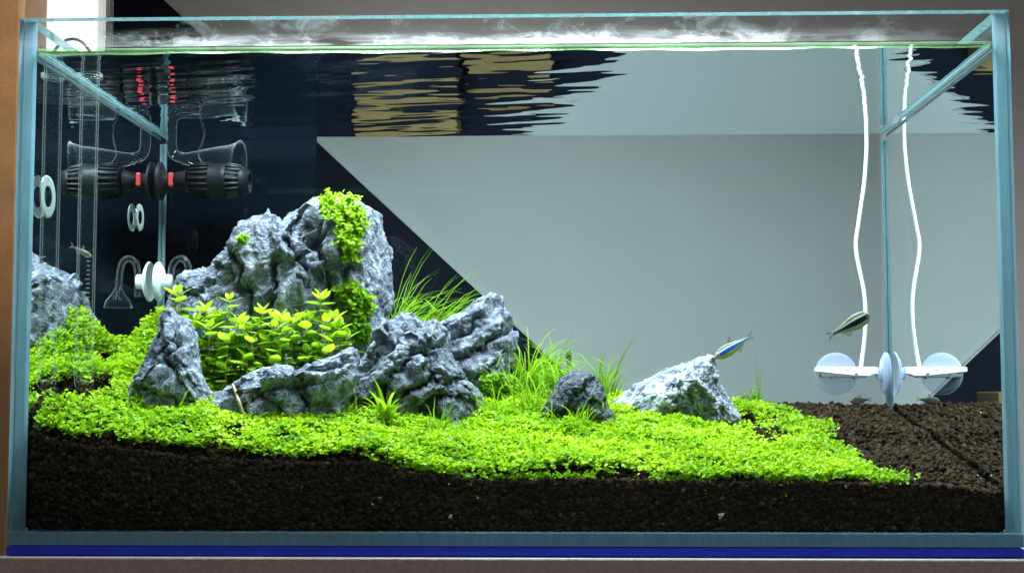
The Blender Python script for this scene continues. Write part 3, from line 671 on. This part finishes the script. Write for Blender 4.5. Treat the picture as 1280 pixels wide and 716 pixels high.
tuft(60, 405, .15, 8, 46, .010, .0008, 'few thin grass blades rising from the carpet near the thermometer', 40, (.3, 0), .7, .4, .5)

# ------------------------------------------------------------------ reddish stem plants
def stem_leaf():
    vs, fs = [], []; n = 6
    for i in range(n+1):
        t_ = i/n; wd = .33*math.sin(math.pi*min(1, t_*.93+.05))**.8*(1-.25*t_); z = -.16*t_*t_
        vs += [(t_, -wd, z+.06*wd*4*.3), (t_, 0, z), (t_, wd, z+.06*wd*4*.3)]
    for i in range(n):
        for k in (0, 1): a = i*3+k; fs.append((a, a+1, a+4, a+3))
    return np.array(vs), np.array(fs)
SLV, SLF = stem_leaf()
LEAFM = []
for q in range(4):
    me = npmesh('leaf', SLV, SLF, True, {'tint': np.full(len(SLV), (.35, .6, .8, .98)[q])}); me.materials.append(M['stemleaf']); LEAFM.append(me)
tips = [(222, 366, .112, 75), (257, 386, .112, 95), (262, 408, .104, 75), (287, 374, .118, 110), (298, 400, .108, 90), (284, 424, .102, 60), (329, 388, .116, 100), (343, 408, .106, 75), (364, 402, .112, 75), (381, 406, .104, 65), (401, 370, .116, 100), (408, 402, .106, 65), (424, 408, .110, 60), (314, 424, .102, 60), (350, 432, .101, 40), (249, 432, .106, 60), (398, 430, .102, 35), (376, 394, .118, 85), (272, 396, .116, 90), (433, 420, .116, 40), (330, 440, .110, 50), (300, 440, .112, 45), (268, 450, .104, 40), (372, 436, .110, 40), (240, 410, .112, 70), (308, 410, .114, 75), (356, 418, .104, 55), (390, 418, .108, 55), (276, 436, .106, 50), (336, 424, .112, 60), (414, 424, .104, 40), (295, 426, .116, 60), (258, 430, .108, 45), (322, 406, .120, 75), (350, 398, .122, 80), (388, 398, .120, 75), (418, 396, .120, 65), (306, 446, .100, 30), (340, 450, .098, 25), (280, 458, .098, 30), (254, 462, .100, 30), (366, 424, .106, 50), (384, 440, .100, 28), (408, 438, .098, 24), (246, 400, .120, 80), (324, 456, .104, 28)]
for i, (px, py, Y_, ln) in enumerate(tips):
    r = random.Random(100+i); tip = at(px, py, Y_); sc = (Y_-CAM[1])/FPX; L = ln*sc+.012; base = tip-np.array([r.uniform(-.004, .004), r.uniform(-.003, .003), L])
    first = i == 0
    o = empty('stem_plant', base, {0: 'stem plant with a pink tip standing just above the pointed upright rock', 10: 'tallest stem plant of the bunch next to the green cushion on the rock', 3: 'tall stem plant with a large tip rosette in front of the pale rock shoulder', 12: 'stem plant of the bunch right behind the raised end of the long low rock'}.get(i, 'yellow-green stem plant in the bunch between the grey rocks'), 'plant', 'stem plants between the rocks')
    mid = (tip-base)*.5+np.array([r.uniform(-.002, .002), 0, 0])
    path = spline([np.zeros(3), mid, tip-base], 6); link('stem', tube('stem', path, [.0009-.0004*k/12 for k in range(len(path))], 6), M['stem'], o)
    b = link('bud', lathe('bud', [(0, .0004), (.001, .0010), (.0022, .0007), (.003, .0001)], tip-base-np.array([0, 0, .0008]), (0, 0, 1), 8), M['bud'], o)
    node = .0044; k = 0; s = L-.0006; az = r.uniform(0, 3)
    while s > .003:
        frac = min(.999, s/L); pp = path[int(frac*(len(path)-1))]*(1-(frac*(len(path)-1)) % 1)+path[min(len(path)-1, int(frac*(len(path)-1))+1)]*((frac*(len(path)-1)) % 1)
        up_ = [1.0, .62, .35, .15, .0][min(k, 4)]+r.uniform(-.12, .12); size = [.0085, .0125, .0140, .0135, .0125][min(k, 4)]*r.uniform(.85, 1.12)
        for side in (0, math.pi):
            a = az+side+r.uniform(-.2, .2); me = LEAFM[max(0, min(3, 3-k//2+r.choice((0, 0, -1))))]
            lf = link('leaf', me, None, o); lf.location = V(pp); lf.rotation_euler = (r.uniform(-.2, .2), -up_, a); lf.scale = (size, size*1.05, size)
        s -= node*(.45 if k == 0 else .8 if k == 1 else 1.0)*r.uniform(.9, 1.15); az += math.pi/2; k += 1
        if k > 11: break

# dead stem leaning on the long rock
p = [hit(292, 480), hit(300, 502), hit(309, 528)]
pp = [(q[0] if q else at(300, 500, .06))+np.array([0, -.0025, 0]) for q in p]; tw = link('twig', tube('twig', [v-pp[2] for v in spline(pp, 5)], [.0007, .0009, .0011, .0009, .001, .0011, .001, .0011, .0012, .0011, .001], 7), M['twig']); tw.location = V(pp[2])
tag(tw, 'pale dead stem lying across the long low rock', 'twig')

# ------------------------------------------------------------------ thermometer hanging on the side glass
TY = .078; tp = at(108, 300, TY); tx = tp[0]+.0002; tb = at(107, 489, TY)[2]
th = empty('thermometer', (tx, TY, tb), 'clear glass tube thermometer hooked over the side pane of the tank', 'thermometer')
R_ = .0060; zr = HW+.0075-tb
prof = [(0, 0), (.0008, R_*.5), (.0024, R_*.82), (.005, R_), (zr, R_)]
link('glass_tube', lathe('glass_tube', prof, (0, 0, 0), (0, 0, 1), 32), M['glassware'], th)
link('glass_tube_bore', lathe('glass_tube_bore', [(.004, .0001), (.0055, R_*.6), (.008, R_*.78), (zr, R_*.78)], (0, 0, 0), (0, 0, 1), 28), M['glassware'], th)
hook = [(0, 0, zr-.001), (.001, 0, zr+.006), (-.006, 0, zr+.0155), (-.0145, 0, zr+.0175), (-.0225, 0, zr+.0125), (-.0262, 0, zr+.003), (-.0268, 0, zr-.012)]
link('hook', tube('hook', spline(hook, 8), .0011, 10), M['black'], th)
for k in range(26):
    zz = at(108, 322+k*5.6, TY)[2]-tb
    me = box('scale_mark', (.0018 if k % 5 else .0008, -.0046, zz), (.0040, -.0043, zz+.0005))
    link('scale_mark', me, M['scale'], th)
link('bead', lathe('bead', [(0, .0001), (.001, .0028), (.003, .0034), (.005, .0030), (.006, .0001)], (0, 0, .002), (0, 0, 1), 16), M['bulb'], th)
bpy.ops.mesh.primitive_torus_add(major_radius=R_+.0012, minor_radius=.0009, major_segments=32, minor_segments=8, location=(0, 0, 0)); mr = bpy.context.object; mr.name = 'water_ring'; mr.data.materials.append(M['glassware']); mr.parent = th; mr.location = (0, 0, HW-.001-tb)
for p_ in mr.data.polygons: p_.use_smooth = True

# ------------------------------------------------------------------ circulation pump in the back corner
pc = at(262, 226, .282); py_ = .282
pu = empty('circulation_pump', pc, 'black ribbed circulation pump with a red clip on a suction mount', 'pump')
sc = (py_-CAM[1])/FPX
wallx = -.2918-pc[0]
link('suction_mount', lathe('suction_mount', [(0, .0001), (0, .0155), (.0018, .0155), (.0042, .010), (.0058, .006), (.012, .005), (.012, .0001)], (wallx, 0, 0), (1, 0, 0), 32), M['black'], pu)
link('clip', box('clip', (wallx+.0085, -.0065, -.0048), (wallx+.0128, .0065, .0060), .001), M['red'], pu)
body = link('body', lathe('body', [(-.0160, .0001), (-.0160, .0105), (-.0145, .0128), (.002, .0138), (.010, .0136), (.0115, .0140), (.0135, .0140), (.015, .0130)], (0, 0, 0), (1, 0, .02), 36), M['black'], pu)
link('neck', lathe('neck', [(0, .0001), (0, .0062), (.008, .0075), (.012, .0095)], (wallx+.0115, 0, 0), (1, 0, 0), 24), M['black'], pu)
for k in range(20):
    a = 2*math.pi*k/20
    for (x0, x1, r0, r1) in ((-.0145, .0008, .0132, .0144), (.0150, .0255, .0138, .0118)):
        path = [(x0, math.cos(a)*r0, math.sin(a)*r0), ((x0+x1)/2, math.cos(a)*(r0+r1)/2*1.02, math.sin(a)*(r0+r1)/2*1.02), (x1, math.cos(a)*r1, math.sin(a)*r1)]
        link('rib', tube('rib', path, .00085, 6), M['rib' if x0 > 0 else 'black'], pu)
link('motor_core', lathe('motor_core', [(.013, .0100), (.026, .0085), (.026, .0001)], (0, 0, 0), (1, 0, 0), 24), M['black'], pu)
noz = link('nozzle', lathe('nozzle', [(.0250, .0118), (.0275, .0122), (.0285, .0112), (.033, .0095), (.033, .0075), (.026, .0075)], (0, 0, 0), (1, 0, -.04), 30), M['black'], pu)
cab = [(-.006, 0, .013), (-.010, .002, .022), (-.006, .005, .040), (-.010, .010, .07), (-.012, .012, .082)]
link('cable', tube('cable', spline(cab, 8), .0014, 8), M['black'], pu)

# clear suction cups on the side pane
for (px, py, Y_, rr, lb) in ((63, 246, .030, .0135, 'clear ring-shaped suction cup on the side pane nearer the thermometer'), (180, 272, .228, .0105, 'clear ring-shaped suction cup on the side pane below the pump')):
    z_ = at(px, py, Y_)[2]
    o = empty('suction_cup', (-.2916, Y_, z_), lb, 'suction cup', 'suction cups on the side pane')
    link('cup_rim', lathe('cup_rim', [(.0001, rr), (.0008, rr*.97), (.0010, rr*.85), (.0006, rr*.62), (.0010, rr*.55), (.0005, rr*.5)], (0, 0, 0), (1, 0, 0), 36), M['cup_ring'], o)

# glass lily pipe
lb_ = at(213, 176, .280)
lp = empty('lily_pipe', (-.2835, .286, HW-.012), 'clear glass outflow pipe with a flared bell under the water surface', 'pipe')
path = [(0, 0, .022), (0, 0, .012), (0, 0, .002), (.0025, 0, -.0055), (.0095, -.001, -.0085)]
link('pipe', tube('pipe', spline(path, 8), .0042, 18, False), M['pipe_glass'], lp)
prof = [(0, .0043), (.007, .0055), (.018, .0085), (.030, .0115), (.040, .0135), (.047, .0165), (.049, .0178), (.0485, .0168), (.046, .0155)]
bl = link('bell', lathe('bell', prof, (.0085, -.001, -.0088), (1, -.12, -.10), 40), M['pipe_glass'], lp)
bpy.ops.mesh.primitive_torus_add(major_radius=.0178, minor_radius=.0006, major_segments=40, minor_segments=6); tr = bpy.context.object; tr.name = 'bell_rim'; tr.data.materials.append(M['glassware']); tr.parent = lp
ax = Vector((1, -.12, -.10)).normalized(); tr.location = Vector((.0085, -.001, -.0088))+ax*.049; tr.rotation_euler = ax.to_track_quat('Z', 'X').to_euler()

# glass diffuser with milky suction cup, half hidden behind the tallest rock
gz = at(206, 352, .281)[2]
df = empty('glass_diffuser', (-.2915, .281, gz), 'curved clear glass diffuser on a milky suction cup beside the tallest rock', 'diffuser')
link('suction_cup', lathe('suction_cup', [(0, .0155), (.0015, .0160), (.0038, .0120), (.0050, .0060), (.0110, .0058), (.0112, .0001)], (0, 0, 0), (1, 0, 0), 32), M['cup_white'], df)
path = [(.0105, 0, -.012), (.0108, 0, .006), (.0125, 0, .0145), (.0175, 0, .0185), (.0225, 0, .0165), (.0250, 0, .009), (.0262, 0, -.006)]
link('glass_bend', tube('glass_bend', spline(path, 8), .0026, 14), M['pipe_glass'], df)
link('glass_bend_bore', tube('glass_bend_bore', spline(path, 8), .0015, 12), M['glassware'], df)
link('diffuser_head', lathe('diffuser_head', [(0, .003), (.004, .0045), (.010, .0095), (.016, .0115), (.0165, .0001)], (.0262, 0, -.005), (0, 0, -1), 28), M['pipe_glass'], df)

# hoses that rise behind the corner
for (px, lb) in ((131, 'clear thin hose rising above the tank next to the white cabinet'), (138, 'clear thin hose rising above the tank on the dark side of its twin')):
    a, b = at(px, 120, .335), at(px+.5, -60, .335)
    h = link('clear_hose', tube('clear_hose', [(0, 0, 0), tuple((b-a)*.5+np.array([.0006, 0, 0])), tuple(b-a)], .0016, 10), M['glassware']); h.location = V(a); tag(h, lb, 'hose', 'hoses above the tank corner')

# ------------------------------------------------------------------ white electrode unit in the other back corner
ux = at(1058, 463, .2965); 
un = empty('sterilizer_unit', ux, 'white bar-shaped electric unit on two clear suction cups with a white cable', 'sterilizer')
bx0, bx1 = at(1019, 460, .2965)[0]-ux[0], at(1096, 460, .2965)[0]-ux[0]
vs = []; n = 14
for i in range(n+1):
    q = i/n; x_ = bx0+(bx1-bx0)*q; top = .0030-.0006*abs(q-.55); bot = -.0012-.0034*min(1, q*1.5)
    if q > .9: bot = -.0030
    wd = .0052
    vs += [(x_, -wd, top), (x_, wd, top), (x_, wd, bot), (x_, -wd, bot)]
fs = [(i*4+k, i*4+(k+1) % 4, i*4+4+(k+1) % 4, i*4+4+k) for i in range(n) for k in range(4)]+[(3, 2, 1, 0), (n*4, n*4+1, n*4+2, n*4+3)]
me = pymesh('housing', vs, fs); bm = bmesh.new(); bm.from_mesh(me); bmesh.ops.recalc_face_normals(bm, faces=bm.faces[:]); bmesh.ops.bevel(bm, geom=[e for e in bm.edges if e.calc_face_angle(0) > .8], offset=.0006, segments=2, affect='EDGES'); bm.to_mesh(me); bm.free()
link('housing', me, M['plastic'], un)
link('electrode_mesh', box('electrode_mesh', (bx0+.004, -.0050, -.0056), (bx1-.009, .0050, -.0028), .0004), M['grey'], un)
for q in (.25, .62): link('mesh_clip', box('mesh_clip', (bx0+(bx1-bx0)*q, -.0058, -.0064), (bx0+(bx1-bx0)*q+.0022, .0058, -.0020), .0003), M['grey'], un)
cxx, czz = at(1045, 467, .302)[0]-ux[0], at(1045, 467, .302)[2]-ux[2]
link('suction_cup', lathe('suction_cup', [(0, .0168), (.0010, .0170), (.0014, .0130), (.0018, .0040), (.0030, .0030), (.0030, .0001)], (cxx, B-.0008-ux[1], czz), (0, -1, 0), 40), M['cup'], un)
link('suction_cup', lathe('suction_cup', [(0, .0168), (.0012, .0172), (.0036, .0130), (.0050, .0050), (.0085, .0045), (.0085, .0001)], (.2916-ux[0], 0, at(1113, 467, .2965)[2]-ux[2]), (-1, 0, 0), 40), M['cup'], un)
link('link_arm', tube('link_arm', [(bx1-.001, 0, -.001), (.2916-ux[0]-.006, 0, at(1113, 466, .2965)[2]-ux[2])], .0026, 12), M['cup'], un)
cp = [(1076, 458), (1080, 430), (1082, 400), (1080, 365), (1070, 312), (1073, 280), (1080, 230), (1083, 190), (1083, 172)]
path = [at(x_, y_, .2975)-ux for x_, y_ in cp]; path += [path[-1]+np.array([.0002, .0008, .018]), path[-1]+np.array([0, .008, .031]), path[-1]+np.array([0, .0225, .018])]
link('cable', tube('cable', spline(path, 6), .00165, 10), M['plastic'], un)

# ------------------------------------------------------------------ fish
def fishmat(name, stops, belly):
    t = NT(name); c = t.ramp(t.attr('v'), stops)
    hd = t.n('ShaderNodeMapRange', Value=t.attr('u'), From_Min=.86, From_Max=.93).outputs[0]
    c = t.mixc(hd, c, belly)
    b = t.n('ShaderNodeBsdfPrincipled', Base_Color=c, Roughness=.28); b.inputs['Specular IOR Level'].default_value = .6
    return t.done(b.outputs[0])
M['fish_blue'] = fishmat('blue_striped_fish', [(0, (.42, .52, .10)), (.30, (.30, .42, .08)), (.36, (.01, .05, .30)), (.64, (.015, .11, .62)), (.68, (.70, .88, .98)), (.74, (.55, .75, .85)), (.78, (.10, .12, .10)), (1, (.12, .13, .09))], (.55, .38, .16))
M['fish_black'] = fishmat('black_striped_fish', [(0, (.50, .50, .30)), (.22, (.38, .40, .22)), (.30, (.008, .012, .025)), (.58, (.01, .015, .03)), (.62, (.62, .78, .76)), (.70, (.50, .64, .60)), (.76, (.11, .12, .06)), (1, (.12, .12, .07))], (.30, .27, .16))
M['fish_olive'] = fishmat('olive_fish', [(0, (.34, .32, .18)), (.4, (.24, .22, .10)), (.6, (.14, .12, .06)), (1, (.10, .09, .05))], (.2, .17, .09))
M['fish_brown'] = fishmat('brown_fish', [(0, (.08, .07, .04)), (.5, (.05, .04, .025)), (1, (.03, .025, .015))], (.05, .04, .02))
t = NT('fin'); M['fin'] = t.done(t.mixs(.42, transp(t, (1, 1, 1)), t.n('ShaderNodeBsdfTranslucent', Color=(.45, .50, .48, 1)).outputs[0]))
M['eye'] = principled('fish_eye', (.02, .02, .02), .1)
M['eye_ring'] = principled('fish_eye_ring', (.45, .42, .2), .3)
def fish(px0, py0, px1, py1, Y, mat, label, yaw=0.0, deep=.26, cat='fish', group='small fish swimming in the tank'):
    h, tl = at(px0, py0, Y), at(px1, py1, Y); L = np.linalg.norm(h-tl)
    o = empty('fish', (h+tl)/2, label, cat, group)
    ax = V(h-tl).normalized(); ax = Matrix.Rotation(yaw, 3, 'Z') @ ax
    side = Vector((0, 0, 1)).cross(ax).normalized() if abs(ax.z) < .95 else Vector((0, 1, 0)); up_ = ax.cross(side).normalized()
    o.matrix_world = Matrix(((ax.x, side.x, up_.x, o.location.x), (ax.y, side.y, up_.y, o.location.y), (ax.z, side.z, up_.z, o.location.z), (0, 0, 0, 1)))
    ns, nr = 30, 18; vs, fs, U, W_ = [], [], [], []
    for i in range(ns+1):
        u = i/ns; x_ = (u-.5)*L
        hp = deep*L*.5*(np.interp(u, [0, .06, .2, .4, .6, .75, .87, .95, 1], [.26, .27, .40, .74, 1.0, .98, .80, .50, .06])); wp_ = L*.5*np.interp(u, [0, .1, .4, .7, .9, 1], [.015, .03, .085, .125, .10, .012])
        bend = .02*L*math.sin(u*3.3)
        for k in range(nr):
            a = 2*math.pi*k/nr; s_ = math.sin(a); zz = hp*s_*(1.12 if s_ < 0 else .92)
            vs.append((x_, wp_*math.cos(a)+bend, zz)); U.append(u); W_.append(s_*.5+.5)
    for i in range(ns):
        for k in range(nr): k2 = (k+1) % nr; fs.append((i*nr+k, (i+1)*nr+k, (i+1)*nr+k2, i*nr+k2))
    link('body', npmesh('body', vs, fs, True, {'u': U, 'v': W_}), M[mat], o)
    def fin(nm, pts):
        vv = [(p[0]*L, .02*L*math.sin((p[0]+.5)*3.3)+p[1]*L, p[2]*L) for p in pts]; vv2 = [(a, b+.0002, c) for a, b, c in vv]; n_ = len(vv)
        link(nm, pymesh(nm, vv+vv2, [tuple(range(n_)), tuple(range(2*n_-1, n_-1, -1))]+[(i, (i+1) % n_, (i+1) % n_+n_, i+n_) for i in range(n_)]), M['fin'], o)
    fin('dorsal_fin', [(.06, 0, deep*.44), (-.03, 0, deep*.44+.12), (-.10, .005, deep*.44+.13), (-.07, 0, deep*.36)])
    fin('anal_fin', [(-.06, 0, -deep*.48), (-.16, .004, -deep*.48-.09), (-.34, 0, -.055), (-.28, 0, -deep*.2)])
    fin('tail_fin', [(-.48, 0, .03), (-.60, .01, .10), (-.70, .02, .13), (-.62, .0, .03), (-.58, 0, 0)])
    fin('tail_fin', [(-.48, 0, -.03), (-.58, 0, 0), (-.62, 0, -.03), (-.70, -.02, -.13), (-.60, -.01, -.10)])
    for s_ in (-1, 1):
        er = link('eye', lathe('eye', [(0, .034*L), (.006*L, .030*L), (.010*L, .018*L), (.012*L, .0001)], (.415*L, s_*.040*L+.0195*L*math.sin(.915*3.3), .02*L), (0, s_, 0), 16), M['eye_ring'], o)
        link('pupil', lathe('pupil', [(.0095*L, .021*L), (.0125*L, .014*L), (.0135*L, .0001)], (.415*L, s_*.040*L+.0195*L*math.sin(.915*3.3), .02*L), (0, s_, 0), 14), M['eye'], er)
    return o
fish(894, 446, 935, 422, .20, 'fish_blue', 'small fish with a bright blue stripe swimming above the pale rock', 0, .33)
fish(1087, 392, 1041, 417, .095, 'fish_black', 'small black-striped fish swimming in front of the white cable', 0, .37)
fish(274, 321, 302, 307, .286, 'fish_brown', 'faint olive fish behind the shoulder of the tallest rock', .3, .26)
fish(486, 318, 476, 358, .255, 'fish_olive', 'pale olive fish hovering behind the steep side of the tallest rock', .2, .24)
fish(711, 436, 710, 462, .275, 'fish_brown', 'brown fish upright behind the small dark rock', 1.0, .30)
fish(1062, 501, 1086, 499, .285, 'fish_brown', 'dark little fish resting on the bare soil under the white unit', .2, .42)
fish(916, 503, 934, 492, .26, 'fish_olive', 'tiny olive fish beside the foot of the pale rock', .2, .34)
